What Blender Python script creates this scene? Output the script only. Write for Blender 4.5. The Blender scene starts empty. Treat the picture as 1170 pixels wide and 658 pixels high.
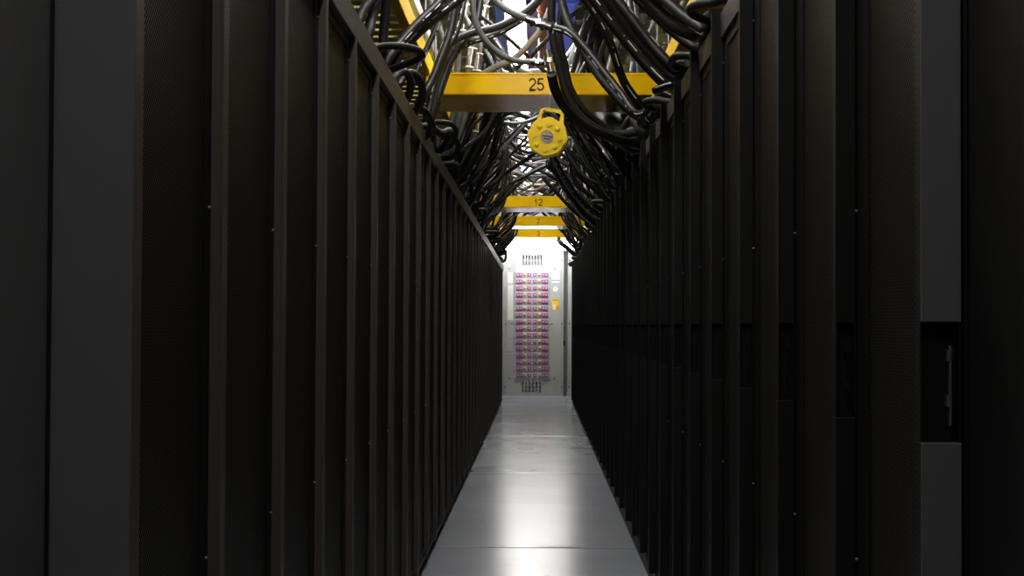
import bpy, math, random
from mathutils import Vector, Matrix

# ------------------------------------------------------------------ camera, world, exposure
scn = bpy.context.scene
COL = scn.collection
F, CX, CY = 1790.0, 585.0, 329.0           # focal length in pixels of the 1170 x 658 frame
HC = 1.13                                  # camera height
YAW, PITCH, ROLL = math.atan(30 / F), math.atan(43 / F), math.radians(0.26)
cam_data = bpy.data.cameras.new('camera')
cam = bpy.data.objects.new('camera', cam_data)
COL.objects.link(cam)
cam_data.sensor_width = 36.0
cam_data.lens = 36.0 * F / 1170.0
cam_data.clip_start = 0.05
CAMROT = (Matrix.Rotation(YAW, 3, 'Z') @ Matrix.Rotation(math.radians(90) + PITCH, 3, 'X')
          @ Matrix.Rotation(ROLL, 3, 'Z'))
cam.matrix_world = Matrix.Translation((0, 0, HC)) @ CAMROT.to_4x4()
scn.camera = cam

world = bpy.data.worlds.new('room_air')
scn.world = world
world.use_nodes = True
world.node_tree.nodes['Background'].inputs[0].default_value = (0.02, 0.02, 0.021, 1)
world.node_tree.nodes['Background'].inputs[1].default_value = 0.3
scn.view_settings.view_transform = 'Standard'
scn.view_settings.look = 'None'
scn.view_settings.gamma = 1.0
scn.view_settings.use_curve_mapping = False
scn.view_settings.exposure = 1.75
LED_POWER = 9.0        # the overhead strip lights
END_POWER = 6.5       # the lamp above the end cabinet


def P(px, py, Z):
    """world point on the ray through a photo pixel, at distance Z along the aisle"""
    d = CAMROT @ Vector(((px - CX) / F, -(py - CY) / F, -1.0))
    return Vector((0, 0, HC)) + d * (Z / d.y)


# ------------------------------------------------------------------ materials
MATS = {}


def mat(name, col, rough=0.5, metal=0.0, noise=0.0, nscale=8.0, emit=0.0, bump=0.0, bscale=60.0, coat=0.0, spec=0.5):
    m = bpy.data.materials.new(name)
    m.use_nodes = True
    nt = m.node_tree
    b = nt.nodes['Principled BSDF']
    b.inputs['Base Color'].default_value = (*col, 1)
    b.inputs['Roughness'].default_value = rough
    b.inputs['Metallic'].default_value = metal
    b.inputs['Specular IOR Level'].default_value = spec
    b.inputs['Coat Weight'].default_value = coat
    if emit:
        b.inputs['Emission Color'].default_value = (*col, 1)
        b.inputs['Emission Strength'].default_value = emit
    tc = nt.nodes.new('ShaderNodeTexCoord')
    if noise:
        n = nt.nodes.new('ShaderNodeTexNoise')
        n.inputs['Scale'].default_value = nscale
        n.inputs['Detail'].default_value = 4
        nt.links.new(tc.outputs['Object'], n.inputs['Vector'])
        mx = nt.nodes.new('ShaderNodeMix')
        mx.data_type = 'RGBA'
        mx.inputs[6].default_value = (*[c * (1 - noise) for c in col], 1)
        mx.inputs[7].default_value = (*[min(1, c * (1 + noise)) for c in col], 1)
        nt.links.new(n.outputs['Fac'], mx.inputs[0])
        nt.links.new(mx.outputs[2], b.inputs['Base Color'])
        r = nt.nodes.new('ShaderNodeMapRange')
        r.inputs[3].default_value = max(0.02, rough - 0.05)
        r.inputs[4].default_value = min(1, rough + 0.05)
        nt.links.new(n.outputs['Fac'], r.inputs[0])
        nt.links.new(r.outputs[0], b.inputs['Roughness'])
    if bump:
        n2 = nt.nodes.new('ShaderNodeTexNoise')
        n2.inputs['Scale'].default_value = bscale
        nt.links.new(tc.outputs['Object'], n2.inputs['Vector'])
        bp = nt.nodes.new('ShaderNodeBump')
        bp.inputs['Strength'].default_value = bump
        bp.inputs['Distance'].default_value = 0.002
        nt.links.new(n2.outputs['Fac'], bp.inputs['Height'])
        nt.links.new(bp.outputs[0], b.inputs['Normal'])
    MATS[name] = m
    return m


def mnode(nt, op, a, b=None, c=None):
    n = nt.nodes.new('ShaderNodeMath')
    n.operation = op
    for i, v in enumerate((a, b, c)):
        if v is None:
            continue
        if isinstance(v, (int, float)):
            n.inputs[i].default_value = v
        else:
            nt.links.new(v, n.inputs[i])
    return n.outputs[0]


mat('rack_black', (0.003, 0.0028, 0.0026), 0.55, 0, 0.1, 6, spec=0.2)
mat('rack_trim', (0.042, 0.035, 0.029), 0.48, 0, 0.1, 5, spec=0.25)
mat('rack_grey', (0.065, 0.065, 0.066), 0.5, 0, 0.06, 6, spec=0.3, bump=0.05, bscale=400)  # on the row-end faces this grey also stands in for light
mat('screw', (0.10, 0.10, 0.10), 0.45, 0.8, 0.05)
mat('beam_yellow', (0.94, 0.57, 0.002), 0.22, 0, 0.02, 3, spec=0.2)
mat('rail_yellow', (0.90, 0.55, 0.004), 0.6, 0, 0.05, 3, spec=0.15)
mat('plastic_yellow', (0.94, 0.66, 0.006), 0.4, 0, 0.03, 9)
mat('ink', (0.03, 0.02, 0.008), 0.7, 0, 0.05, spec=0.1)
mat('galvanised', (0.5, 0.51, 0.5), 0.38, 0.85, 0.18, 14)
mat('steel', (0.62, 0.61, 0.58), 0.22, 1.0, 0.12, 30)
mat('conduit_grey', (0.52, 0.53, 0.52), 0.35, 0.6, 0.1, 20)
mat('strut_white', (0.72, 0.74, 0.68), 0.45, 0, 0.05)
mat('duct_blue', (0.05, 0.10, 0.60), 0.4, 0, 0.08, 4)
mat('pipe_red', (0.36, 0.04, 0.012), 0.4, 0, 0.08, 6)
mat('pipe_green', (0.03, 0.24, 0.12), 0.4, 0, 0.15, 30)
mat('slat_yellow', (0.74, 0.62, 0.22), 0.6, 0, 0.15, 10)
mat('ceiling_paint', (0.42, 0.46, 0.42), 0.85, 0, 0.2, 2)
mat('wall_paint', (0.5, 0.5, 0.47), 0.8, 0, 0.06, 2)
mat('cabinet_grey', (0.48, 0.50, 0.485), 0.42, 0, 0.03, 5)
mat('cabinet_white', (0.74, 0.75, 0.72), 0.45, 0, 0.03, 5)
mat('plinth_blue', (0.62, 0.68, 0.74), 0.4, 0, 0.03, 5)
mat('module_purple', (0.36, 0.09, 0.30), 0.45, 0, 0.2, 60)
mat('module_pink', (0.66, 0.36, 0.58), 0.45, 0, 0.15, 60)
mat('module_cream', (0.75, 0.62, 0.38), 0.45, 0, 0.1, 40)
mat('module_brass', (0.34, 0.2, 0.07), 0.35, 0.3, 0.1, 40)
mat('label_white', (0.86, 0.86, 0.84), 0.5, 0, 0.02)
mat('label_blue', (0.06, 0.14, 0.5), 0.5, 0, 0.02)
mat('label_yellow', (0.9, 0.62, 0.03), 0.5, 0, 0.02)
mat('label_orange', (0.75, 0.35, 0.12), 0.5, 0, 0.02)
mat('lamp_body', (0.7, 0.7, 0.7), 0.5, 0, 0.03)
mat('lamp_lens', (1.0, 0.98, 0.945), 0.5, 0, 0, emit=LED_POWER)
mat('lamp_lens_end', (0.985, 0.995, 1.0), 0.5, 0, 0, emit=END_POWER)
mat('hose_black', (0.009, 0.0085, 0.008), 0.55, 0, 0.2, 40, bump=0.15, bscale=500, spec=0.3)
mat('hose_grey', (0.125, 0.125, 0.12), 0.42, 0, 0.15, 30)
mat('fitting', (0.6, 0.57, 0.5), 0.25, 1.0, 0.15, 60)
mat('emblem_silver', (0.30, 0.28, 0.26), 0.35, 0.6, 0.3, 60)


def perforated():
    m = bpy.data.materials.new('perforated_steel')
    m.use_nodes = True
    nt = m.node_tree
    b = nt.nodes['Principled BSDF']
    tc = nt.nodes.new('ShaderNodeTexCoord')
    sp = nt.nodes.new('ShaderNodeSeparateXYZ')
    nt.links.new(tc.outputs['Object'], sp.inputs[0])
    u = mnode(nt, 'ADD', sp.outputs[1], sp.outputs[2])
    v = mnode(nt, 'SUBTRACT', sp.outputs[1], sp.outputs[2])
    cb = nt.nodes.new('ShaderNodeCombineXYZ')
    nt.links.new(u, cb.inputs[0])
    nt.links.new(v, cb.inputs[1])
    vo = nt.nodes.new('ShaderNodeTexVoronoi')
    vo.voronoi_dimensions = '2D'
    vo.inputs['Randomness'].default_value = 0
    vo.inputs['Scale'].default_value = 105.0
    nt.links.new(cb.outputs[0], vo.inputs['Vector'])
    hole = mnode(nt, 'LESS_THAN', vo.outputs['Distance'], 0.38)
    mx = nt.nodes.new('ShaderNodeMix')
    mx.data_type = 'RGBA'
    mx.inputs[6].default_value = (0.023, 0.0195, 0.016, 1)
    mx.inputs[7].default_value = (0.002, 0.002, 0.002, 1)
    nt.links.new(hole, mx.inputs[0])
    nt.links.new(mx.outputs[2], b.inputs['Base Color'])
    sl = mnode(nt, 'MULTIPLY_ADD', hole, -0.3, 0.3)
    nt.links.new(sl, b.inputs['Specular IOR Level'])
    b.inputs['Roughness'].default_value = 0.45
    MATS['perforated_steel'] = m


perforated()


def printed_cable(name, col, rough, spec=0.5):
    """cable sheath with a broken line of white print along it (u = metres along, v = around)"""
    m = bpy.data.materials.new(name)
    m.use_nodes = True
    nt = m.node_tree
    b = nt.nodes['Principled BSDF']
    uv = nt.nodes.new('ShaderNodeUVMap')
    sp = nt.nodes.new('ShaderNodeSeparateXYZ')
    nt.links.new(uv.outputs[0], sp.inputs[0])
    n = nt.nodes.new('ShaderNodeTexNoise')
    n.noise_dimensions = '1D'
    n.inputs['Scale'].default_value = 13.0
    n.inputs['Detail'].default_value = 3
    nt.links.new(sp.outputs[0], n.inputs['W'])
    on = mnode(nt, 'GREATER_THAN', n.outputs['Fac'], 0.52)
    fr = mnode(nt, 'FRACT', mnode(nt, 'MULTIPLY', sp.outputs[1], 2.0))
    st = mnode(nt, 'LESS_THAN', mnode(nt, 'ABSOLUTE', mnode(nt, 'SUBTRACT', fr, 0.5)), 0.04)
    fac = mnode(nt, 'MULTIPLY', on, st)
    mx = nt.nodes.new('ShaderNodeMix')
    mx.data_type = 'RGBA'
    mx.inputs[6].default_value = (*col, 1)
    mx.inputs[7].default_value = (0.8, 0.8, 0.78, 1)
    nt.links.new(fac, mx.inputs[0])
    nt.links.new(mx.outputs[2], b.inputs['Base Color'])
    b.inputs['Roughness'].default_value = rough
    b.inputs['Specular IOR Level'].default_value = spec
    MATS[name] = m


printed_cable('cable_black', (0.010, 0.0095, 0.009), 0.45, 0.35)
printed_cable('cable_grey', (0.036, 0.036, 0.035), 0.4, 0.4)


def floor_material():
    m = bpy.data.materials.new('floor_coating')
    m.use_nodes = True
    nt = m.node_tree
    b = nt.nodes['Principled BSDF']
    geo = nt.nodes.new('ShaderNodeNewGeometry')
    n1 = nt.nodes.new('ShaderNodeTexNoise')
    n1.inputs['Scale'].default_value = 1.6
    n1.inputs['Detail'].default_value = 2
    n2 = nt.nodes.new('ShaderNodeTexNoise')
    n2.inputs['Scale'].default_value = 90.0
    n2.inputs['Detail'].default_value = 3
    nt.links.new(geo.outputs['Position'], n1.inputs['Vector'])
    nt.links.new(geo.outputs['Position'], n2.inputs['Vector'])
    a = mnode(nt, 'MULTIPLY_ADD', n2.outputs['Fac'], 0.12, mnode(nt, 'MULTIPLY', n1.outputs['Fac'], 0.88))
    cr = nt.nodes.new('ShaderNodeValToRGB')
    cr.color_ramp.elements[0].position = 0.3
    cr.color_ramp.elements[0].color = (0.285, 0.305, 0.335, 1)
    cr.color_ramp.elements[1].position = 0.7
    cr.color_ramp.elements[1].color = (0.315, 0.335, 0.365, 1)
    nt.links.new(a, cr.inputs[0])
    nt.links.new(cr.outputs[0], b.inputs['Base Color'])
    rr = nt.nodes.new('ShaderNodeMapRange')
    rr.inputs[1].default_value = 0.3
    rr.inputs[2].default_value = 0.7
    rr.inputs[3].default_value = 0.205
    rr.inputs[4].default_value = 0.225
    b.inputs['Specular IOR Level'].default_value = 1.0
    nt.links.new(n1.outputs['Fac'], rr.inputs[0])
    nt.links.new(rr.outputs[0], b.inputs['Roughness'])
    bp = nt.nodes.new('ShaderNodeBump')
    bp.inputs['Strength'].default_value = 0.02
    bp.inputs['Distance'].default_value = 0.0005
    nt.links.new(n2.outputs['Fac'], bp.inputs['Height'])
    MATS['floor_coating'] = m


floor_material()


# ------------------------------------------------------------------ mesh helpers
class MB:
    def __init__(s):
        s.v, s.f, s.sm = [], [], []

    def add(s, vs, fs, smooth=False):
        o = len(s.v)
        s.v += [tuple(v) for v in vs]
        for f in fs:
            s.f.append([i + o for i in f])
            s.sm.append(smooth)
        return s

    def box(s, x0, x1, y0, y1, z0, z1, b=0.0):
        """box; b = bevel of the vertical and horizontal edges (chamfered box)"""
        x0, x1 = min(x0, x1), max(x0, x1)
        y0, y1 = min(y0, y1), max(y0, y1)
        z0, z1 = min(z0, z1), max(z0, z1)
        if b <= 0:
            vs = [(x, y, z) for x in (x0, x1) for y in (y0, y1) for z in (z0, z1)]
            fs = [(0, 1, 3, 2), (4, 6, 7, 5), (0, 4, 5, 1), (2, 3, 7, 6), (0, 2, 6, 4), (1, 5, 7, 3)]
            return s.add(vs, fs)
        b = min(b, (x1 - x0) * .45, (y1 - y0) * .45, (z1 - z0) * .45)
        lo, hi = (x0, y0, z0), (x1, y1, z1)
        idx, vs = {}, []
        for sx in (0, 1):
            for sy in (0, 1):
                for sz in (0, 1):
                    sg = (sx, sy, sz)
                    for ax in range(3):
                        p = []
                        for k in range(3):
                            base = (lo, hi)[sg[k]][k]
                            p.append(base if k == ax else base + (b if sg[k] == 0 else -b))
                        idx[(sx, sy, sz, ax)] = len(vs)
                        vs.append(p)
        fs = []
        for ax in range(3):
            o1, o2 = [k for k in range(3) if k != ax]
            for sd in (0, 1):
                q = []
                for (a, c) in ((0, 0), (1, 0), (1, 1), (0, 1)):
                    sg = [0, 0, 0]
                    sg[ax], sg[o1], sg[o2] = sd, a, c
                    q.append(idx[(*sg, ax)])
                fs.append(q)
            for a in (0, 1):
                for c in (0, 1):
                    s0, s1 = [0, 0, 0], [0, 0, 0]
                    s0[o1], s0[o2] = a, c
                    s1[o1], s1[o2] = a, c
                    s1[ax] = 1
                    fs.append([idx[(*s0, o1)], idx[(*s1, o1)], idx[(*s1, o2)], idx[(*s0, o2)]])
        for sx in (0, 1):
            for sy in (0, 1):
                for sz in (0, 1):
                    fs.append([idx[(sx, sy, sz, k)] for k in range(3)])
        return s.add(vs, fs)

    def cyl(s, a, b, r, n=10, r2=None, caps=True):
        a, b = Vector(a), Vector(b)
        r2 = r if r2 is None else r2
        t = (b - a).normalized()
        u = t.orthogonal().normalized()
        w = t.cross(u)
        vs = []
        for c, rr in ((a, r), (b, r2)):
            for i in range(n):
                an = 2 * math.pi * i / n
                vs.append(c + (u * math.cos(an) + w * math.sin(an)) * rr)
        s.add(vs, [(i, (i + 1) % n, n + (i + 1) % n, n + i) for i in range(n)], True)
        if caps:
            s.add(vs[:n], [list(range(n))[::-1]])
            s.add(vs[n:], [list(range(n))])
        return s

    def prism(s, pts, y0, y1):
        """polygon in x-z pulled from y0 to y1"""
        n = len(pts)
        vs = [(x, y0, z) for x, z in pts] + [(x, y1, z) for x, z in pts]
        fs = [list(range(n))[::-1], list(range(n, 2 * n))]
        fs += [(i, (i + 1) % n, n + (i + 1) % n, n + i) for i in range(n)]
        return s.add(vs, fs)

    def mesh(s, name, m):
        me = bpy.data.meshes.new(name)
        me.from_pydata(s.v, [], s.f)
        me.materials.append(MATS[m])
        me.polygons.foreach_set('use_smooth', s.sm)
        import bmesh
        bm = bmesh.new()
        bm.from_mesh(me)
        bmesh.ops.recalc_face_normals(bm, faces=bm.faces)
        bm.to_mesh(me)
        bm.free()
        return me

    def build(s, name, m, parent=None):
        return link(name, s.mesh(name, m), parent)


def link(name, me, parent=None, loc=None):
    o = bpy.data.objects.new(name, me)
    COL.objects.link(o)
    if parent is not None:
        o.parent = parent
    if loc is not None:
        o.location = loc
    return o


def tag(o, label, cat, group=None, kind=None):
    o['label'] = label
    o['category'] = cat
    if group:
        o['group'] = group
    if kind:
        o['kind'] = kind
    return o


def thing(name, label, cat, loc=(0, 0, 0), group=None):
    o = bpy.data.objects.new(name, None)
    o.empty_display_size = 0.1
    COL.objects.link(o)
    o.location = loc
    return tag(o, label, cat, group)


def struct(o):
    o['kind'] = 'structure'
    return o


def catmull(pts, n=7):
    pts = [Vector(p) for p in pts]
    ext = [pts[0] * 2 - pts[1]] + pts + [pts[-1] * 2 - pts[-2]]
    out = []
    for i in range(1, len(ext) - 2):
        p0, p1, p2, p3 = ext[i - 1:i + 3]
        for k in range(n):
            t = k / n
            out.append(0.5 * ((2 * p1) + (p2 - p0) * t + (2 * p0 - 5 * p1 + 4 * p2 - p3) * t * t
                              + (3 * p1 - p0 - 3 * p2 + p3) * t ** 3))
    out.append(pts[-1])
    return out


def tube_mesh(name, pts, r, m, sides=10, n=7, ribs=False):
    """swept round tube with caps and a uv map (u metres along, v around)"""
    c = catmull(pts, n)
    L = [0.0]
    for i in range(1, len(c)):
        L.append(L[-1] + (c[i] - c[i - 1]).length)
    vs, fs, us = [], [], []
    t0 = (c[1] - c[0]).normalized()
    u = t0.orthogonal().normalized()
    ph = (sum(ord(ch) for ch in name) + len(c) * 7) % 10 / 10 * 2 * math.pi
    for i, p in enumerate(c):
        t = (c[min(i + 1, len(c) - 1)] - c[max(i - 1, 0)]).normalized()
        u = (u - t * u.dot(t)).normalized()
        w = t.cross(u)
        rr = r * (1.0 if not ribs or i % 2 else 0.86)
        for k in range(sides):
            a = 2 * math.pi * k / sides + ph
            vs.append(p + (u * math.cos(a) + w * math.sin(a)) * rr)
    nl = len(c)
    for i in range(nl - 1):
        for k in range(sides):
            k2 = (k + 1) % sides
            fs.append((i * sides + k, i * sides + k2, (i + 1) * sides + k2, (i + 1) * sides + k))
            us.append([(L[i], k / sides), (L[i], (k + 1) / sides), (L[i + 1], (k + 1) / sides), (L[i + 1], k / sides)])
    fs.append(list(range(sides))[::-1])
    us.append([(0, 0)] * sides)
    fs.append(list(range((nl - 1) * sides, nl * sides)))
    us.append([(0, 0)] * sides)
    me = bpy.data.meshes.new(name)
    me.from_pydata(vs, [], fs)
    uvl = me.uv_layers.new(name='UVMap')
    li = 0
    for q in us:
        for p in q:
            uvl.data[li].uv = p
            li += 1
    me.polygons.foreach_set('use_smooth', [True] * (len(fs) - 2) + [False] * 2)
    me.materials.append(MATS[m])
    return me


def copy_tree(o, parent=None, loc=None):
    c = o.copy()
    COL.objects.link(c)
    c.parent = parent
    if loc is not None:
        c.location = loc
    for ch in kids.get(o, []):
        c2 = copy_tree(ch, c)
        kids.setdefault(c, []).append(c2)
    return c


kids = {}


def part(o, parent):
    kids.setdefault(parent, []).append(o)
    return o


# ------------------------------------------------------------------ the room
HW = 0.507                    # half the width between the two rack rows
END = 23.1                    # front of the end cabinet
ROOMX, CEIL = 2.6, 4.4
Y0, Y1 = -4.0, 23.62
fl = struct(MB().box(-ROOMX, ROOMX, Y0, Y1, -0.2, -0.012).build('floor', 'floor_coating'))
fl['label'] = 'glossy pale grey coated floor of the aisle'
ln = 2.015
y = 8.03 - 6 * ln
tiles = {}
k = 0
while y < Y1 - 0.01:
    a, b = max(y, Y0), min(y + ln, Y1)
    key = (round(b - a, 3), k % 2)
    me = tiles.get(key)
    if me is None:
        mb = MB()
        w = ROOMX
        L = b - a
        strong, faint = (0.008, 0.0028, 0.05), (0.0012, 0.0003, 0.006)     # gap, lip drop, lip width
        (g0, d0, w0), (g1, d1, w1) = (strong, faint) if k % 2 == 0 else (faint, strong)
        pr = [(g0, -0.012), (g0, -d0), (g0 + w0 * 0.4, -d0 * 0.3), (g0 + w0, 0.0), (L - g1 - w1, 0.0), (L - g1 - w1 * 0.4, -d1 * 0.3), (L - g1, -d1), (L - g1, -0.012)]
        n = len(pr)
        vs = [(-w, q[0], q[1]) for q in pr] + [(w, q[0], q[1]) for q in pr]
        mb.add(vs, [list(range(n)), list(range(n, 2 * n))] + [(i, (i + 1) % n, n + (i + 1) % n, n + i) for i in range(n)])
        me = mb.mesh('floor_slab', 'floor_coating')
        tiles[key] = me
    k += 1
    link('floor_slab', me, fl, (0, a, 0))
    y += ln
struct(MB().box(-ROOMX, ROOMX, Y0, Y1, CEIL, CEIL + 0.2).build('ceiling', 'ceiling_paint'))
struct(MB().box(-ROOMX - 0.15, -ROOMX, Y0, Y1, -0.2, CEIL + 0.2).build('wall_left', 'wall_paint'))
struct(MB().box(ROOMX, ROOMX + 0.15, Y0, Y1, -0.2, CEIL + 0.2).build('wall_right', 'wall_paint'))
struct(MB().box(-ROOMX - 0.15, ROOMX + 0.15, Y1, Y1 + 0.15, -0.2, CEIL + 0.2).build('wall_far', 'wall_paint'))
struct(MB().box(-ROOMX - 0.15, ROOMX + 0.15, Y0 - 0.15, Y0, -0.2, CEIL + 0.2).build('wall_near', 'wall_paint'))

# ------------------------------------------------------------------ server racks
RH = 2.0


def screws(door, x0, y0, sd):
    for z in (1.856, 1.315, 0.76):
        part(MB().cyl((x0, y0, z), (x0 - sd * 0.004, y0, z), 0.0035, 8).build('screw', 'screw', door), door)


def left_rack(w, label, group, loc):
    """origin: front plane, near bottom corner; the cabinet lies towards -x"""
    t = thing('server_rack', label, 'server rack', loc, group)
    part(MB().box(-1.05, -0.045, 0.001, w - 0.001, 0.06, 1.985, 0.003).build('body', 'rack_black', t), t)
    part(MB().box(-1.0, -0.05, 0.01, w - 0.01, 0.0, 0.06).build('plinth', 'rack_black', t), t)
    part(MB().box(-0.05, 0.0, 0.0005, w - 0.0005, 1.922, RH, 0.002).build('top_fascia', 'rack_trim', t), t)
    po = part(MB().box(-0.05, -0.003, 0.0005, 0.046, 0.045, 1.922, 0.002).build('door_post', 'rack_trim', t), t)
    part(MB().box(-0.003, 0.0, 0.003, 0.044, 0.045, 1.922).build('trim_strip', 'rack_trim', po), po)
    part(MB().box(-0.05, -0.012, 0.046, w - 0.0005, 0.045, 0.07, 0.002).build('bottom_rail', 'rack_black', t), t)
    d = part(MB().box(-0.045, -0.018, 0.046, 0.075, 0.07, 1.922, 0.002)
             .box(-0.045, -0.018, w - 0.06, w - 0.002, 0.07, 1.922, 0.002)
             .box(-0.045, -0.018, 0.075, w - 0.06, 1.895, 1.922)
             .box(-0.045, -0.018, 0.075, w - 0.06, 0.07, 0.10).build('door_frame', 'rack_black', t), t)
    part(MB().box(-0.040, -0.022, 0.075, w - 0.06, 0.10, 1.895).build('mesh_panel', 'perforated_steel', d), d)
    screws(d, -0.018, w - 0.02, -1)
    return t


def right_rack(w, label, group, loc, first=False):
    """origin: front plane, near bottom corner; the cabinet lies towards +x, its door post stands proud"""
    t = thing('server_rack', label, 'server rack', loc, group)
    part(MB().box(0.045, 1.05, 0.001, w - 0.001, 0.06, 1.985, 0.003).build('body', 'rack_black', t), t)
    part(MB().box(-0.004, 1.0, 0.002, w - 0.002, 0.0, 0.06).build('plinth', 'rack_black', t), t)
    part(MB().box(-0.006, 0.045, 0.031, w - 0.0005, 1.925, RH - 0.002, 0.002).build('top_fascia', 'rack_trim', t), t)
    xa, xb = (-0.024, 0.027) if first else (-0.03, 0.002)
    z0, z1 = 0.985, 1.137
    mb = MB()
    ya = 0.004 if first else 0.0
    mb.box(xa, xb, ya, 0.031, 0.075, z0, 0.001)
    mb.box(xa, xb, ya, 0.031, z1, RH, 0.001)
    mb.box(xa, xa + 0.003, ya + 0.002, 0.031, z0, z1)
    mb.box(xb - 0.002, xb, ya, 0.031, z0, z1)
    po = part(mb.build('door_post', 'rack_black', t), t)  # black puts the shade of the camera-facing side into the post colour
    if first:
        part(MB().box(xa, xb, 0.0, 0.004, 0.075, z0, 0.001).build('end_plate', 'rack_grey', po), po)  # near face only: light falling on the post, painted as a grey plate
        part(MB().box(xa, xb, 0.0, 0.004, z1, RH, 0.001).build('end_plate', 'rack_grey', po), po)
    hr = part(MB().box(xa + 0.004, xb - 0.003, 0.022, 0.031, z0, z1).build('handle_recess', 'rack_black', po), po)
    part(MB().box(xb - 0.012, xb - 0.009, 0.012, 0.022, z0 + 0.02, z1 - 0.03, 0.001)
         .box(xb - 0.015, xb - 0.009, 0.012, 0.022, z0 + 0.045, z0 + 0.06)
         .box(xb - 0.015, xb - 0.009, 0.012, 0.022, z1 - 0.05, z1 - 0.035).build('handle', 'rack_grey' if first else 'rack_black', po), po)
    part(MB().box(0.0, 0.045, 0.031, w - 0.0005, 0.045, 0.07, 0.002).build('bottom_rail', 'rack_black', t), t)
    d = part(MB().box(0.003, 0.045, 0.031, 0.055, 0.07, 1.925, 0.002)
             .box(0.003, 0.045, w - 0.09, w - 0.002, 0.07, 1.925, 0.002)
             .box(0.003, 0.045, 0.055, w - 0.09, 1.895, 1.925)
             .box(0.003, 0.045, 0.055, w - 0.09, 0.07, 0.10).build('door_frame', 'rack_black', t), t)
    part(MB().box(0.007, 0.04, 0.055, w - 0.09, 0.10, 1.895).build('mesh_panel', 'perforated_steel', d), d)
    screws(d, 0.003, w - 0.008, 1)
    return t


ORD = ['first', 'second', 'third', 'fourth', 'fifth', 'sixth', 'seventh', 'eighth', 'ninth', 'tenth', 'eleventh', 'twelfth', 'thirteenth', 'fourteenth']
BEAM_Y = ((25, 8.24), (12, 16.1), (7, 19.05), (3, 21.6))


BWORD = {25: 'twenty-five', 12: 'twelve', 7: 'seven', 3: 'three'}


def which_rack(y, y0):
    """a rack counted from the numbered beam before it (or from the open row end)"""
    k = int((y - y0) / 0.6)
    ref = None
    for num, by in BEAM_Y:
        if y0 + 0.6 * k + 0.3 > by:
            ref = (num, by)
    if ref is None:
        return '%s %s rack from the open row end' % (ORD[k + 1], '%s')
    kb = int(math.ceil((ref[1] - 0.3 - y0) / 0.6))
    return '%s %s rack beyond the %s beam' % (ORD[max(0, min(13, k - kb))], '%s', BWORD[ref[0]])


def section(y):
    """which numbered beam a place along the aisle lies by"""
    for (lim, txt) in ((8.0, 'before the beam marked 25'), (8.8, 'under the beam marked 25'), (15.9, 'between beams 25 and 12'), (16.7, 'under the beam marked 12'),
                       (18.9, 'between beams 12 and 7'), (19.7, 'under the beam marked 7'), (21.5, 'between beams 7 and 3'), (22.2, 'under the beam marked 3')):
        if y < lim:
            return txt
    return 'next to the end cabinet'


LP, LY = 0.6, 2.50
first = left_rack(LY - 1.95, 'black server rack with plain grey side panel showing, at its row end', None, (-HW, 1.95, 0))
MB().box(-1.05, 0.0005, -0.004, 0.0, 0.02, 1.99, 0.001).build('side_panel', 'rack_grey', first)  # grey puts light on this camera-facing end into the colour
fl_lab = 'black perforated server rack of the flush-fascia row, '
pp_lab = 'black perforated server rack of the proud-post row, '
p2 = left_rack(LP, 'black perforated-door cabinet, second flush-fascia rack from the open row end', 'flush-fascia server racks', (-HW, LY, 0))
for k in range(1, 34):
    o = copy_tree(p2, None, (-HW, LY + LP * k, 0))
    o['label'] = 'black perforated-door cabinet, ' + which_rack(LY + LP * k + 0.3, LY) % 'flush-fascia'
RY, RP = 2.52, 0.6
right_rack(RY - 1.985, 'black server rack with wide grey door post and handle slot, at its row end', None, (HW, 1.985, 0), True)
q2 = right_rack(RP, 'black perforated-door cabinet, second proud-post rack from the open row end', 'proud-post server racks', (HW, RY, 0))
for k in range(1, 34):
    o = copy_tree(q2, None, (HW, RY + RP * k, 0))
    o['label'] = 'black perforated-door cabinet, ' + which_rack(RY + RP * k + 0.3, RY) % 'proud-post'


def plain_cabinet(label, x0, x1, y0, y1, m, sd):
    t = thing('plain_cabinet', label, 'cabinet', ((x0 + x1) / 2, y0, 0))
    w = x1 - x0
    MB().box(-w / 2, w / 2, 0.0, y1 - y0, 0.05, 2.0, 0.004).build('body', m, t)
    MB().box(-w / 2 + 0.03, w / 2 - 0.03, 0.02, y1 - y0 - 0.02, 0, 0.05).build('plinth', 'rack_black', t)
    xe = w / 2 if sd < 0 else -w / 2
    MB().box(xe, xe - sd * 0.004, y1 - y0 - 0.014, y1 - y0 - 0.008, 0.05, 2.0, 0.001).build('edge_trim', 'rack_black', t)
    MB().box(xe, xe - sd * 0.003, 0.02, y1 - y0 - 0.03, 0.08, 1.97, 0.001).build('front_panel', m, t)
    return t


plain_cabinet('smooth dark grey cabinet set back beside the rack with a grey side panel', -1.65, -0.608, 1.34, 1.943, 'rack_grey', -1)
plain_cabinet('smooth black cabinet set back beside the rack with a grey door post', 0.538, 1.55, 1.38, 1.982, 'rack_black', 1)

# ------------------------------------------------------------------ end cabinet
ec = thing('power_cabinet', 'pale grey power distribution cabinet with rows of purple modules, closing the aisle', 'cabinet', (0, END, 0))


def R(px0, px1, py0, py1, d0=0.0, d1=0.01, b=0.0, mb=None):
    """box over a pixel rectangle of the cabinet front, from d0 to d1 in front of it"""
    a, c = P(px0, py0, END), P(px1, py1, END)
    return (mb or MB()).box(a.x, c.x, -d1, -d0, a.z, c.z, b)


def px_rect(px0, px1, py0, py1):
    a, c = P(px0, py0, END), P(px1, py1, END)
    return min(a.x, c.x), max(a.x, c.x), min(a.z, c.z), max(a.z, c.z)


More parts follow.
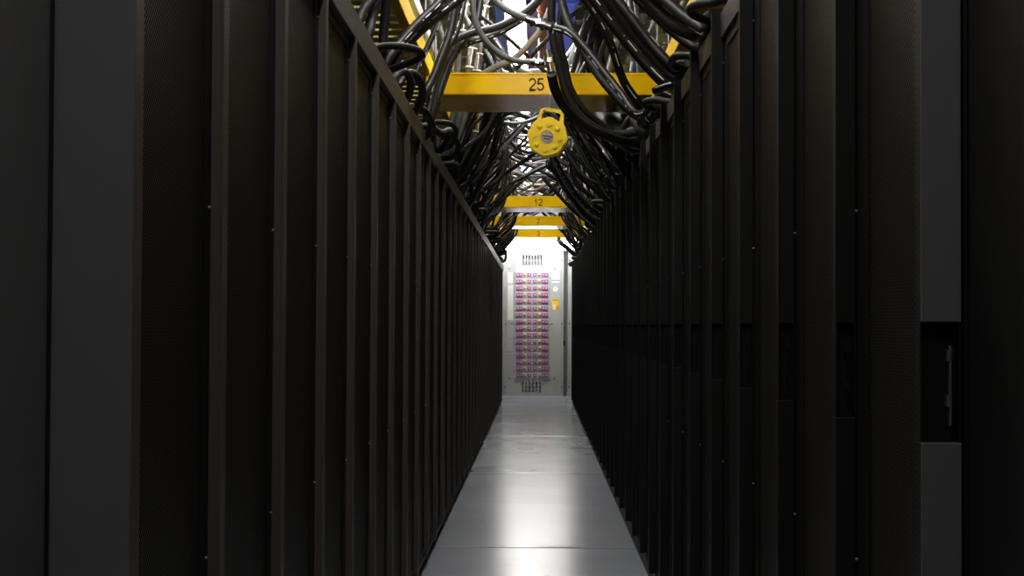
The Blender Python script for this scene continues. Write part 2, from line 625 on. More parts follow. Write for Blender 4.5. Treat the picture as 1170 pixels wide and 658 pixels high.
def pierced(mb, x0, x1, z0, z1, y0, y1, holes):
    """a plate in x-z with rectangular openings, made of blocks between them"""
    xs = sorted({x0, x1} | {min(max(v, x0), x1) for h in holes for v in h[:2]})
    zs = sorted({z0, z1} | {min(max(v, z0), z1) for h in holes for v in h[2:]})
    for i in range(len(xs) - 1):
        for j in range(len(zs) - 1):
            cx, cz = (xs[i] + xs[i + 1]) / 2, (zs[j] + zs[j + 1]) / 2
            if not any(h[0] < cx < h[1] and h[2] < cz < h[3] for h in holes):
                mb.box(xs[i], xs[i + 1], y0, y1, zs[j], zs[j + 1])
    return mb


VENTS = ((596.5, 620, 291, 303.5, 7, 2), (595.3, 619, 436, 448.5, 6, 3))
HOLES = [px_rect(*v[:4]) for v in VENTS]
SLOT = px_rect(643.7, 648.9, 287, 452.8)
ZTOP = P(615, 285.5, END).z
pierced(MB(), -0.56, 0.56, 0.09, ZTOP, 0.0, 0.3, HOLES + [SLOT]).box(-0.56, 0.56, 0.3, 0.5, 0.09, ZTOP).build('body', 'cabinet_grey', ec)
xj = P(647.1, 456, END).x
MB().box(-0.56, xj - 0.003, -0.03, 0.5, 0.0, 0.092, 0.003).build('plinth', 'plinth_blue', ec)
MB().box(xj + 0.003, 0.56, -0.03, 0.5, 0.0, 0.092, 0.003).build('plinth', 'plinth_blue', ec)
dx0, dx1, dz0, dz1 = px_rect(579, 640.5, 287, 452.8)
dr = pierced(MB(), dx0, dx1, dz0, dz1, -0.022, 0.0, HOLES).build('door', 'cabinet_grey', ec)
R(572, 578.4, 287, 452.8, 0.0, 0.016, 0.003).build('frame_strip', 'cabinet_grey', ec)
R(641.2, 643.6, 287, 452.8, 0.0, 0.02, 0.003).build('frame_strip', 'cabinet_grey', ec)
R(649, 657, 287, 452.8, 0.0, 0.02, 0.003).build('frame_strip', 'cabinet_grey', ec)
MB().box(SLOT[0], SLOT[1], 0.29, 0.3, SLOT[2], SLOT[3]).build('cable_groove', 'cabinet_grey', ec)
R(643.6, 645.4, 389, 395, -0.02, 0.02, 0.002).build('latch', 'ink', ec)
pn = R(587.5, 628.5, 309.5, 434, 0.022, 0.028, 0.002).build('module_frame', 'cabinet_grey', ec)


def vent(x0, x1, y0, y1, nc, nr):
    h = px_rect(x0, x1, y0, y1)
    v = MB().box(h[0], h[1], 0.29, 0.3, h[2], h[3]).build('vent', 'cabinet_grey', ec)
    for i in range(nc + 1):
        xx = x0 + (x1 - x0) * i / nc
        R(xx - 0.7, xx + 0.7, y0, y1, 0.014, 0.025).build('slat', 'cabinet_grey', v)
    for j in range(nr + 1):
        yy = y0 + (y1 - y0) * j / nr
        R(x0, x1, yy - 0.6, yy + 0.6, 0.014, 0.024).build('slat', 'cabinet_grey', v)


for v in VENTS:
    vent(*v)
row0 = None
PITCH_ROW = (428.6 - 314.0) / 15
for i in range(16):
    yc = 314.0 + PITCH_ROW * i
    r = R(588, 628, yc - 3.5, yc + 3.5, 0.028, 0.034, 0.002).build('module_row', 'cabinet_white' if i < 0 else 'cabinet_grey', ec)
    for (xa, xb) in ((590, 597.3), (618.7, 626.2)):
        R(xa, xb, yc - 2.1, yc + 2.1, 0.034, 0.05, 0.003).build('breaker', 'module_purple', r)
        for q in range(2):
            xm = xa + 0.9 + q * 3.5
            R(xm, xm + 2.1, yc - 1.0, yc + 0.9, 0.05, 0.053).build('breaker_label', 'module_pink', r)
    for (xa, xb) in ((602.8, 606.8), (609.2, 613.2)):
        R(xa, xb, yc - 2.0, yc + 2.0, 0.034, 0.048, 0.003).build('small_breaker', 'module_purple', r)
        R(xa + 0.9, xb - 0.9, yc - 1.1, yc + 1.0, 0.048, 0.051).build('breaker_label', 'module_pink', r)
    for xm in (599.5, 616.4):
        R(xm - 1.5, xm + 1.5, yc - 2.2, yc + 0.2, 0.034, 0.052, 0.003).build('switch', 'module_cream', r)
        R(xm - 1.1, xm + 1.1, yc + 0.2, yc + 1.6, 0.034, 0.046, 0.003).build('switch_lever', 'module_brass', r)
R(579.8, 586, 311, 324, 0.022, 0.026, 0.001).build('label_plate', 'label_white', ec)
R(579.8, 586.2, 325.5, 366, 0.022, 0.026, 0.001).build('label_plate', 'label_white', ec)
lp = R(630.8, 639.2, 311, 323, 0.022, 0.025, 0.001).build('label_plate', 'label_white', ec)
R(630.8, 639.2, 319.6, 320.8, 0.025, 0.0255).build('label_line', 'label_blue', lp)
c = P(634.6, 330.3, END)
MB().cyl((c.x, -0.022, c.z), (c.x, -0.026, c.z), 0.038, 20).build('round_label', 'label_white', ec)
yl = R(630.8, 638.6, 342, 354.6, 0.022, 0.025, 0.001).build('warning_label', 'label_yellow', ec)
R(631.4, 638.0, 342.6, 343.3, 0.025, 0.0255).build('label_line', 'ink', yl)
R(631.6, 635.2, 348.6, 354.0, 0.025, 0.0255).build('label_field', 'label_white', yl)
R(635.8, 638.2, 348.6, 354.0, 0.025, 0.0255).build('label_field', 'label_orange', yl)
for (sx, sy) in ((582, 307), (634.2, 307), (582, 432), (633.2, 432), (578, 296.8), (642.4, 297.5), (650.8, 297.5), (576.6, 441.6),
                 (641.8, 442), (650.2, 442), (578, 369.8), (585, 369.8), (630.5, 369.8), (641.8, 369.8), (650.5, 369.8)):
    c = P(sx, sy, END)
    MB().cyl((c.x, -0.012, c.z), (c.x, -0.03, c.z), 0.010, 10).build('bolt', 'ink', ec)

# lamp above the end cabinet
LYE = 22.42
a, c = P(566, 276.0, LYE), P(670, 285.2, LYE)
el = thing('end_lamp', 'bright white linear lamp mounted above the grey power cabinet', 'lamp', (0, LYE, a.z))
MB().box(a.x, c.x, -0.03, 0.12, 0.0, 0.05, 0.004).build('housing', 'lamp_body', el)
MB().box(a.x + 0.01, c.x - 0.01, -0.02, 0.10, c.z - a.z, 0.0, 0.012).build('diffuser', 'lamp_lens_end', el)
for xx in (-0.3, 0.3):
    MB().box(xx - 0.03, xx + 0.03, 0.11, Y1 - LYE, 0.0, 0.05).build('wall_bracket', 'galvanised', el)

# ------------------------------------------------------------------ overhead strip lights, duct, pipes
LZ, LX = HC + 2.05, -0.162
le0 = None
yy = -0.9
while yy < 22.2:
    t = thing('strip_light' if yy + 1.46 > 9.6 else 'strip_light_offscreen', 'white linear strip light in the run hung under the blue duct', 'lamp', (LX, yy, LZ), 'strip lights under the blue duct')
    MB().box(-0.075, 0.075, 0, 1.46, 0.03, 0.09, 0.004).build('housing', 'lamp_body', t)
    MB().box(-0.06, 0.06, 0.01, 1.45, 0.0, 0.03, 0.008).build('diffuser', 'lamp_lens', t)
    for q in (0.3, 1.16):
        MB().cyl((0, q, 0.09), (0, q, 0.162), 0.006, 8).build('hanger', 'galvanised', t)
    yy += 1.5
du = thing('blue_duct', 'wide blue painted duct running overhead along the aisle', 'duct', (-0.03, Y0, LZ + 0.16))
n = 0
y = 0.0
while y < Y1 - Y0 - 0.05:
    e = min(y + 2.44, Y1 - Y0)
    MB().box(-0.29, 0.29, y + 0.004, e - 0.004, 0, 0.34, 0.01).build('duct_section', 'duct_blue', du)
    MB().box(-0.305, 0.305, y - 0.015, y + 0.015, -0.012, 0.355, 0.003).build('flange', 'duct_blue', du)
    y = e
for k in range(9):
    for sx in (-0.31, 0.31):
        MB().cyl((sx, 1.5 + 3 * k, 0.0), (sx, 1.5 + 3 * k, CEIL - LZ - 0.16), 0.006, 6).build('hanger_rod', 'galvanised', du)


def run_pipe(name, label, x, z, r, m, cat='pipe', top=CEIL):
    t = thing(name, label, cat, (x, Y0, z))
    MB().cyl((0, 0, 0), (0, Y1 - Y0, 0), r, 16).build('pipe_run', m, t)
    for k in range(11):
        yk = 1.2 + 2.5 * k
        MB().cyl((0, yk, 0), (0, yk + 0.06, 0), r * 1.25, 16).build('coupling', m, t)
        MB().box(-r * 1.2, r * 1.2, yk + 0.5, yk + 0.53, -r * 1.15, r * 1.15).cyl((0, yk + 0.515, r), (0, yk + 0.515, top - z), 0.005, 6).build('pipe_hanger', 'galvanised', t)
    return t


run_pipe('sprinkler_pipe', 'red sprinkler pipe running along under the blue duct', 0.022, HC + 1.98, 0.03, 'pipe_red', top=LZ + 0.162)
run_pipe('green_pipe', 'green pipe running overhead beside the blue duct', -0.37, HC + 2.02, 0.03, 'pipe_green')
run_pipe('coolant_pipe', 'pale steel coolant manifold pipe overhead beside the green pipe', -0.47, HC + 1.92, 0.035, 'steel')
run_pipe('coolant_pipe', 'pale steel coolant manifold pipe overhead on the proud-post racks\' side', 0.36, HC + 1.95, 0.035, 'steel')

for i, (x, z, r) in enumerate(((0.52, 3.55, 0.022), (0.64, 3.5, 0.03), (0.86, 3.72, 0.04), (1.1, 3.6, 0.03), (-0.62, 3.6, 0.03), (-0.85, 3.66, 0.04))):
    run_pipe('ceiling_conduit', '%s galvanised conduit run near the ceiling, %s' % (('slim', 'medium', 'stout')[(r > 0.025) + (r > 0.035)],
             ('first from the duct over proud-post racks', 'second from the duct over proud-post racks', 'third from the duct over proud-post racks',
              'fourth from the duct over proud-post racks', 'closest to the green pipe', 'farther from the green pipe')[i]), x, z, r, 'galvanised', 'conduit')

# ------------------------------------------------------------------ yellow numbered beams
BT, BB = HC + 1.33, HC + 1.217


def arc(cx, cz, rx, rz, a0, a1, n=14):
    return [(cx + rx * math.cos(math.radians(a0 + (a1 - a0) * i / n)), cz + rz * math.sin(math.radians(a0 + (a1 - a0) * i / n))) for i in range(n + 1)]


GLYPH = {   # pen strokes in a cell one unit high
    '1': [[(0.06, 0.70), (0.20, 0.75), (0.30, 0.93)], [(0.30, 1.0), (0.30, 0.0)]],
    '2': [arc(0.29, 0.70, 0.235, 0.245, 170, -35) + [(0.10, 0.16), (0.055, 0.055), (0.56, 0.055)]],
    '3': [arc(0.28, 0.725, 0.205, 0.22, 165, -90) + arc(0.28, 0.28, 0.235, 0.225, 90, -165)],
    '5': [[(0.52, 0.945), (0.14, 0.945), (0.085, 0.50)] + arc(0.28, 0.32, 0.24, 0.265, 130, -165)],
    '7': [[(0.03, 0.945), (0.52, 0.945), (0.36, 0.62), (0.24, 0.30), (0.20, 0.0)]],
}


def text_mesh(s, cap):
    """grotesque numerals, cap high, centred, thin, in the x-z plane facing -y"""
    mb = MB()
    w = 0.12 / 2
    adv = 0.64
    x0 = -adv * len(s) / 2 + 0.03
    for ch in s:
        for st in GLYPH[ch]:
            q = [Vector((x, z)) for x, z in st]
            lft, rgt = [], []
            for i, p in enumerate(q):
                t = (q[min(i + 1, len(q) - 1)] - q[max(i - 1, 0)]).normalized()
                nn = Vector((-t.y, t.x))
                kk = 1.0
                if 0 < i < len(q) - 1:
                    t1 = (q[i] - q[i - 1]).normalized()
                    kk = 1 / max(0.5, abs(Vector((-t1.y, t1.x)).dot(nn)))
                lft.append(p + nn * w * kk)
                rgt.append(p - nn * w * kk)
            for i in range(len(q) - 1):
                quad = [lft[i], lft[i + 1], rgt[i + 1], rgt[i]]
                pts = [((x0 + v.x) * cap, (v.y - 0.5) * cap) for v in quad]
                mb.prism(pts, -0.0012, 0.0)
        x0 += adv
    return mb.mesh('number', 'ink')


XL, XR = -0.60, 0.68
for (num, Z, tx, ty, cap) in (('25', 8.24, 613, 96.5, 0.066), ('12', 16.1, 615, 231, 0.072), ('7', 19.05, 615, 253.2, 0.074), ('3', 21.6, 615, 267.2, 0.076)):
    t = thing('aisle_beam', 'yellow %s beam, a box beam spanning the aisle, marked %s' % (BWORD[int(num)], num), 'beam', (0, Z, BB))
    MB().box(XL, XR, 0, 0.67, 0, BT - BB, 0.004).build('beam_body', 'beam_yellow', t)
    MB().box(XL, XR, -0.004, 0.004, BT - BB - 0.006, BT - BB + 0.004, 0.001).build('top_lip', 'beam_yellow', t)
    c = P(tx, ty, Z)
    o = link('number', text_mesh(num, cap), t, (c.x, 0.0004, c.z - BB))
    o['label'] = 'dark printed number %s' % num
    for sx in (XL + 0.03, XR - 0.03):
        MB().cyl((sx, 0.33, BT - BB), (sx, 0.33, CEIL - BB), 0.007, 8).build('hanger_rod', 'galvanised', t)

# side ladder trays over the rack rows, with yellow rails
for sd, xi, xo in ((-1, -0.60, -1.2), (1, 0.68, 1.28)):
    t = thing('ladder_tray', 'yellow railed slatted cable tray hung above the %s racks' % ('flush-fascia' if sd < 0 else 'proud-post'), 'cable tray', (0, 0, BT + 0.005))
    for xr in (xi, xo):
        MB().box(xr - 0.022, xr + 0.022, 2.0, Y1, 0, 0.10, 0.003).build('side_rail', 'rail_yellow', t)
    me = MB().box(min(xi, xo) + 0.02, max(xi, xo) - 0.02, 0, 0.115, 0.01, 0.03, 0.003).mesh('rung', 'slat_yellow')
    for k in range(125):
        link('rung', me, t, (0, 2.2 + k * 0.17, 0))
    for k in range(8):
        for xr in (xi, xo):
            MB().cyl((xr, 3 + 2.6 * k, 0.1), (xr, 3 + 2.6 * k, CEIL - BT - 0.005), 0.006, 6).build('hanger_rod', 'galvanised', t)
    # galvanised channel beside the yellow rail, higher up
    xs = -0.645 if sd < 0 else 0.74
    g = thing('basket_tray', 'galvanised open cable tray hung higher, above the %s racks' % ('flush-fascia' if sd < 0 else 'proud-post'), 'cable tray', (0, 0, 3.022 if sd > 0 else HC + 1.62))
    for xr in (xs, xs + sd * 0.5):
        MB().box(xr - 0.02, xr + 0.02, 3.0, Y1, 0, 0.07, 0.003).build('side_rail', 'galvanised', g)
    me = MB().box(min(xs, xs + sd * 0.5), max(xs, xs + sd * 0.5), 0, 0.03, 0.01, 0.025, 0.002).mesh('rung', 'galvanised')
    for k in range(68):
        link('rung', me, g, (0, 3.1 + k * 0.3, 0))
    zz = CEIL - g.location.z
    for k in range(7):
        for xr in (xs, xs + sd * 0.5):
            MB().cyl((xr, 4 + 2.8 * k, 0.07), (xr, 4 + 2.8 * k, zz), 0.006, 6).build('hanger_rod', 'galvanised', g)
# ceiling struts across
me = MB().box(-ROOMX, ROOMX, 0, 0.06, 0, 0.08, 0.004).mesh('ceiling_strut', 'galvanised')
for k in range(22):
    o = link('ceiling_strut', me, None, (0, 9.2 + 0.65 * k, CEIL - 0.45))
    tag(o, 'galvanised strut channel spanning the room below the ceiling', 'strut', 'ceiling strut channels')
    for sx in (-1.7, -0.7, 0.6, 1.7):
        MB().cyl((sx, 0.03, 0.08), (sx, 0.03, 0.45), 0.006, 6).build('hanger_rod', 'galvanised', o)
# white strut with end cap over the proud-post racks
for (px, py, Z, L) in ((735, 44, 10.2, 0.5), (668, 201, 16.5, 0.6), (700, 148, 12.9, 0.6)):
    c = P(px, py, Z)
    t = thing('cantilever_strut', 'short white strut arm with square end cap above the proud-post racks', 'strut', c, 'white cantilever struts')
    MB().box(0.04, L, -0.02, 0.02, -0.024, 0.024, 0.003).build('arm', 'strut_white', t)
    MB().box(0.0, 0.045, -0.025, 0.025, -0.03, 0.03, 0.004).build('end_cap', 'label_white', t)
    for xx in (0.79 - c.x, 0.88 - c.x):
        MB().cyl((xx, 0, -0.12), (xx, 0, CEIL - c.z), 0.008, 8).build('threaded_rod', 'galvanised', t)
        MB().cyl((xx, 0, 0.024), (xx, 0, 0.036), 0.022, 6).cyl((xx, 0, -0.036), (xx, 0, -0.024), 0.018, 6).build('nut', 'galvanised', t)

# ------------------------------------------------------------------ yellow hanging device
DZ = 8.12
c = P(626, 157.5, DZ)
dv = thing('retractable_lifeline', 'round yellow retractable lifeline with top handle hung under the beam marked 25', 'safety device', c)
dv.rotation_euler = (0, math.radians(9), math.radians(-6))
dv.scale = (0.925, 0.925, 0.925)
r0 = 0.112
pts = []
for i in range(48):
    a = 2 * math.pi * i / 48
    rr = r0 * (1 + 0.03 * math.cos(8 * a))
    pts.append((rr * math.cos(a), rr * math.sin(a)))
mb = MB()
mb.prism([(x * 0.93, z * 0.93) for x, z in pts], -0.045, 0.045)
mb.prism(pts, -0.032, 0.032)
mb.build('housing', 'plastic_yellow', dv)
mb = MB()
zh = 0.165
mb.prism([(-0.078, 0.075), (-0.056, 0.09), (-0.05, zh - 0.012), (-0.028, zh - 0.018), (0.03, zh - 0.018), (0.052, zh - 0.025), (0.05, 0.09), (0.078, 0.075),
          (0.068, zh - 0.01), (0.05, zh), (-0.045, zh), (-0.064, zh - 0.012)], -0.016, 0.016)
mb.build('handle', 'plastic_yellow', dv)
for i in range(8):
    a = 2 * math.pi * i / 8
    x, z = 0.072 * math.cos(a), 0.072 * math.sin(a)
    mb = MB()
    if i % 2:
        mb.cyl((x, -0.044, z), (x, -0.052, z), 0.016, 12, 0.012).cyl((x, -0.052, z), (x, -0.056, z), 0.012, 12, 0.004)
    else:
        ca, sa = math.cos(a), math.sin(a)
        q = [(-0.018, 0.0), (0.0, 0.018), (0.016, 0.0), (0.0, -0.018)]
        mb.prism([(x + u * ca - w * sa, z + u * sa + w * ca) for u, w in q], -0.053, -0.044)
    mb.build('boss', 'plastic_yellow', dv)
em = MB().cyl((0, -0.044, 0), (0, -0.05, 0), 0.036, 24).build('emblem_disc', 'emblem_silver', dv)
MB().box(-0.026, 0.03, -0.0515, -0.05, 0.0, 0.006).box(-0.02, 0.018, -0.0515, -0.05, -0.014, -0.009).build('emblem_mark', 'ink', em)
MB().box(-0.024, -0.008, -0.0515, -0.05, 0.010, 0.016).box(-0.004, 0.006, -0.0515, -0.05, -0.004, -0.001).build('emblem_mark', 'label_yellow', em)
MB().cyl((-0.02, 0, zh - 0.004), (-0.045, 0.10, zh + 0.14), 0.0006, 6).build('hanging_wire', 'galvanised', dv)

# ------------------------------------------------------------------ cables and hoses
rnd = random.Random(5)


CABLES, FIXED = [], []        # centre lines to be relaxed; fixed round things (point, radius) they lie against


def lay(o, pts, r, m, sides, ends, off=(0, 0, 0)):
    """queue a round run for laying: resample its centre line evenly"""
    c = catmull(pts, 8)
    L = [0.0]
    for i in range(1, len(c)):
        L.append(L[-1] + (c[i] - c[i - 1]).length)
    n = max(6, int(L[-1] / 0.02))
    out, j = [], 0
    for k in range(n + 1):
        t = L[-1] * k / n
        while j < len(c) - 2 and L[j + 1] < t:
            j += 1
        f = (t - L[j]) / max(1e-9, L[j + 1] - L[j])
        out.append(c[j].lerp(c[j + 1], min(1, f)))
    CABLES.append(dict(o=o, p=out, r=r, m=m, sides=sides, ends=ends, off=Vector(off)))


def cable(name, label, pts, r, m, group=None, cat='cable', sides=10, n=7, ends=('fixed', 'fixed')):
    o = link(name, bpy.data.meshes.new(name))
    tag(o, label, cat, group)
    lay(o, pts, r, m, sides, ends)
    return o


def px_path(rows):
    return [P(*q) for q in rows]


USED = {}


def manifold(x, y):
    return Vector((-0.47, y, HC + 1.92)) if x < 0 else Vector((0.36, y, HC + 1.95))


def tie_end(pts, py):
    """carry a cable end on to what it hangs from: the coolant manifold overhead, or the rack top"""
    e = pts[-1]
    if py < 0 or (115 < py < 136 and e.y > 9.1) or (170 < py < 200 and e.y > 11):
        t = manifold(e.x, e.y + 0.12)
        d = (pts[-1] - pts[-2]).normalized()
        p1 = e + d * 0.16
        return pts + [p1, p1.lerp(t, 0.5) + Vector((d.x * 0.04, 0, 0.04)), t], 'pipe'
    if e.z < 2.25 and abs(e.x) > 0.36 and e.y < 20:
        sg = 1 if e.x > 0 else -1
        add = []
        if abs(e.x) < 0.52 and e.z < 2.06:
            add.append(Vector((sg * 0.515, e.y + 0.02, 2.05)))
        add.append(Vector((sg * max(0.60, abs(e.x) + 0.03), e.y + 0.05, 1.975)))
        return pts + add, 'rack'
    return pts, 'fixed'


def hero(label, rows, rpx, m='cable_black', name='power_cable', group=None, cat='cable'):
    Z = sum(q[2] for q in rows) / len(rows)
    if group in (GL, GR):
        zr = rows[0][2] if group == GL else rows[-1][2]
        label = '%s black cable %s ' % ('thick' if rpx > 5.1 else 'thin', 'rising over' if group == GL else 'coming down to') \
            + which_rack(zr, LY if group == GL else RY) % ('flush-fascia' if group == GL else 'proud-post')
    if group in (hg1, hg2):
        label = 'fat black hose hooped over ' + which_rack(rows[0][2], LY if group == hg1 else RY) % ('flush-fascia' if group == hg1 else 'proud-post')
    pts = px_path(rows)
    if name == 'flexible_conduit':
        ends = []
        for flip in (0, 1):
            pts = pts[::-1]
            py = rows[0][1] if flip == 0 else rows[-1][1]
            kind = 'fixed'
            if py < 0:
                pts = pts + [pts[-1] + Vector((0, 0, 0.2)), Vector((0.52, pts[-1].y + 0.05, 3.53))]
            else:
                pts, kind = tie_end(pts, py)
            ends.append(kind)
        ends = tuple(ends)
    elif name == 'hose_stub':
        pts = [Vector((0.6, pts[0].y - 0.02, 1.975))] + pts
        ends = ('rack', 'fixed')
    else:
        pts, e0 = tie_end(pts[::-1], rows[0][1])
        pts, e1 = tie_end(pts[::-1], rows[-1][1])
        ends = (e0, e1)
    return cable(name, label, pts, rpx * Z / F, m, group, cat, sides=14, ends=ends)


def Zs(rows, z0, z1):
    n = len(rows) - 1
    return [(x, y, z0 + (z1 - z0) * i / n) for i, (x, y) in enumerate(rows)]


hg1, hg2 = 'hooped hoses on the flush-fascia racks', 'hooped hoses on the proud-post racks'
GL = 'black cables fanning up in front of the beam marked 25'
GR = 'black cables descending past the beam marked 25 to the proud-post racks'
LB = 'thick black cable rising from the flush-fascia rack tops before the beam marked 25'
LC = 'thick black cable descending to the proud-post rack tops before the beam marked 25'
# rising from the flush-fascia row
hero(LB, Zs([(404, 45), (412, 18), (424, 0), (440, -22)], 4.7, 4.9), 6.0, 'hose_black', group=GL)
hero(LB, Zs([(418, 50), (424, 25), (431, 0), (437, -22)], 4.8, 5.0), 6.0, 'hose_black', group=GL)
hero(LB, Zs([(436, 62), (438, 40), (441, 10), (444, -22)], 5.3, 5.3), 5.6, 'hose_black', group=GL)
hero(LB, Zs([(442, 72), (458, 48), (480, 24), (500, 5), (516, -14)], 5.9, 6.3), 5.2, group=GL)
hero(LB, Zs([(450, 76), (468, 48), (492, 25), (516, 6), (536, -10)], 6.0, 6.4), 5.4, group=GL)
hero(LB, Zs([(470, 100), (480, 72), (492, 46), (503, 20), (510, -12)], 6.6, 6.8), 3.4, group=GL)
hero(LB, Zs([(478, 118), (493, 92), (505, 62), (515, 32), (522, -12)], 6.9, 7.2), 4.8, group=GL)
hero('long grey-black cable arching over from the flush-fascia racks across the strip light',
     Zs([(488, 140), (498, 100), (506, 68), (517, 48), (537, 38), (565, 32), (592, 19), (610, 5), (624, -14)], 7.3, 7.9), 4.6, 'cable_grey')
hero('lower grey-black cable arching alongside another under the strip light',
     Zs([(492, 140), (506, 96), (518, 66), (533, 50), (558, 42), (584, 30), (606, 14), (622, -10)], 7.5, 8.0), 4.0, 'cable_grey')
hero(LB, Zs([(489, 140), (502, 104), (512, 75), (524, 55), (534, 40), (545, 22), (550, -12)], 7.4, 7.8), 4.5, group=GL)
hero(LB, Zs([(487, 142), (491, 120), (498, 90), (508, 60), (520, 40), (528, 10), (531, -12)], 7.2, 7.6), 4.0, group=GL)
hero('grey hose dropping and bending across to the lower brass fitting',
     Zs([(540, -12), (541, 14), (548, 36), (565, 57), (588, 69), (614, 71)], 7.3, 7.3), 3.6, 'hose_grey', 'coolant_hose', cat='hose')
hero('pale grey hose running down to the upper brass fitting',
     Zs([(556, -10), (570, 4), (584, 14), (604, 22)], 7.0, 6.9), 4.2, 'hose_grey', 'coolant_hose', cat='hose')
hero('grey hose rising under the upper brass fitting towards the light',
     Zs([(514, 188), (521, 150), (535, 100), (560, 80), (586, 67), (606, 48), (618, 34), (628, 12), (634, -12)], 9.25, 9.0), 3.8, 'hose_grey', 'coolant_hose', cat='hose')

def fitting(label, a, b, r):
    a, b = Vector(a), Vector(b)
    d = b - a
    t = thing('hose_fitting', label, 'fitting', a)
    MB().cyl((0, 0, 0), d * 0.22, r * 0.8, 12).cyl(d * 0.22, d * 0.34, r * 1.15, 6).cyl(d * 0.34, d * 0.62, r * 0.9, 12) \
        .cyl(d * 0.62, d * 0.76, r * 1.2, 6).cyl(d * 0.76, d, r * 0.85, 12).build('body', 'fitting', t)
    MB().cyl(d * 0.98, d * 1.08, r * 1.15, 14).build('seal_ring', 'ink', t)
    MB().cyl(d * 1.10, d * 1.14, r * 1.12, 14).build('marker_band', 'label_white', t)
    MB().box(-r * 0.5, r * 0.5, -r * 1.5, -r * 0.7, -r * 0.5, r * 0.5).build('lever', 'steel', t).location = d * 0.48
    FIXED.extend((a + d * (q / 10), r * 1.2) for q in range(12))
    return t


fitting('bright metal quick coupling joining hoses under the strip light', P(601, 21, 6.87), P(630, 31, 6.87), 0.023)
fitting('bright metal quick coupling pointing down onto the beam marked 25', P(625, 57, 7.22), P(630, 83, 7.22), 0.021)
fitting('metal hose union lying level beside the downward quick coupling', P(606, 70.5, 7.3), P(622, 72, 7.28), 0.018)
# descending to the proud-post row
hero(LC, Zs([(631, 31), (652, 38), (672, 59), (690, 82), (706, 101), (722, 116), (737, 132)], 6.87, 6.4), 4.6, 'cable_black', group=GR)
hero('black cable hanging from the downward coupling in a long bend to the proud-post racks',
     Zs([(630, 84), (635, 104), (648, 126), (672, 146), (704, 159), (730, 164)], 7.2, 7.6), 5.6, 'hose_black')
hero('black hose dropping straight past the number 25 and bending to the proud-post racks',
     Zs([(631, -14), (630, 20), (633, 52), (640, 80), (648, 108), (664, 134), (694, 153), (729, 161)], 7.5, 7.6), 4.8, 'hose_black', 'coolant_hose', cat='hose')
hero('grey-black hose hanging beside the straight hose above the beam marked 25',
     Zs([(638, -14), (645, 14), (652, 32), (664, 54), (684, 86), (704, 110), (726, 134), (744, 150)], 7.2, 6.8), 5.0, 'hose_black', 'coolant_hose', cat='hose')
hero('dark hose dropping behind the brass couplings above the beam marked 25',
     Zs([(644, -14), (640, 20), (641, 50), (646, 74), (652, 100), (668, 126), (694, 146), (728, 166)], 7.8, 7.9), 3.6, 'hose_black', 'coolant_hose', cat='hose')
hero(LC, Zs([(660, -14), (680, 16), (697, 48), (706, 76), (714, 100), (728, 124), (744, 142)], 6.3, 6.5), 5.0, 'cable_black', group=GR)
hero(LC, Zs([(668, -14), (694, 20), (716, 48), (738, 74), (760, 96)], 6.0, 5.9), 6.0, 'cable_black', group=GR)
hero(LC, Zs([(684, -14), (710, 20), (734, 50), (756, 74), (774, 92)], 5.8, 5.6), 7.0, 'cable_black', group=GR)
hero(LC, Zs([(694, -14), (716, 14), (742, 48), (768, 80)], 5.7, 5.6), 6.0, 'cable_black', group=GR)
hero(LC, Zs([(728, -14), (752, 12), (776, 36), (802, 60)], 5.0, 4.8), 8.5, 'cable_black', group=GR)
hero(LC, Zs([(744, -14), (768, 8), (790, 30), (808, 48)], 4.9, 4.7), 7.5, 'cable_black', group=GR)
hero(LC, Zs([(716, -14), (745, 14), (772, 40), (797, 64)], 5.2, 5.0), 6.0, 'cable_black', group=GR)
hero('broad black hose sagging under the beam marked 25 to the proud-post racks',
     [(668, 120, 9.7), (690, 136, 9.1), (712, 152, 8.3), (732, 166, 7.7)], 10, 'hose_black', 'coolant_hose', cat='hose')
hero('black hose slanting from under the beam marked 25 beside the broad sagging hose',
     [(690, 120, 9.6), (708, 134, 9.05), (722, 148, 8.3), (734, 160, 7.6)], 7, 'hose_black', 'coolant_hose', cat='hose')
GB = 'bundled cables just beyond the twenty-five beam'
for sd, rows, za, zb, r in ((-1, [(562, 116), (554, 146), (538, 178), (520, 214)], 9.5, 10.0, 4.6), (-1, [(568, 116), (560, 152), (544, 186), (526, 220)], 9.9, 10.3, 4.0),
                            (-1, [(580, 118), (566, 140), (550, 172), (530, 206), (518, 214)], 9.3, 9.8, 4.4), (-1, [(572, 128), (565, 168), (552, 204), (536, 236)], 10.6, 11.6, 3.6),
                            (1, [(646, 134), (664, 166), (682, 198), (699, 228)], 9.7, 10.8, 4.6), (1, [(654, 130), (676, 162), (696, 194), (710, 216)], 9.4, 10.1, 4.6),
                            (1, [(664, 126), (686, 156), (704, 184), (716, 204)], 9.2, 9.7, 4.2), (1, [(630, 176), (645, 204), (662, 228), (686, 250)], 11.6, 13.0, 4.0),
                            (1, [(634, 196), (650, 222), (666, 244), (681, 256)], 13.0, 14.0, 3.6)):
    lab = '%s bundled cable sweeping up from %s' % ('stout' if r > 4.3 else 'slender', which_rack(zb, LY if sd < 0 else RY) % ('flush-fascia' if sd < 0 else 'proud-post'))
    hero(lab, Zs(rows, za, zb), r, 'cable_black', 'bundled_cable', GB)
# hooped hoses at rack tops
HL = 'fat black hose hooped over the top edge of a flush-fascia rack'
HR = 'fat black hose hooped over the top edge of a proud-post rack'
hg1, hg2 = 'hooped hoses on the flush-fascia racks', 'hooped hoses on the proud-post racks'


def hooph(rows, z0, z1, r, lab, g):
    hero(lab, Zs(rows, z0, z1), r, 'hose_black', 'hooped_hose', g, 'hose')


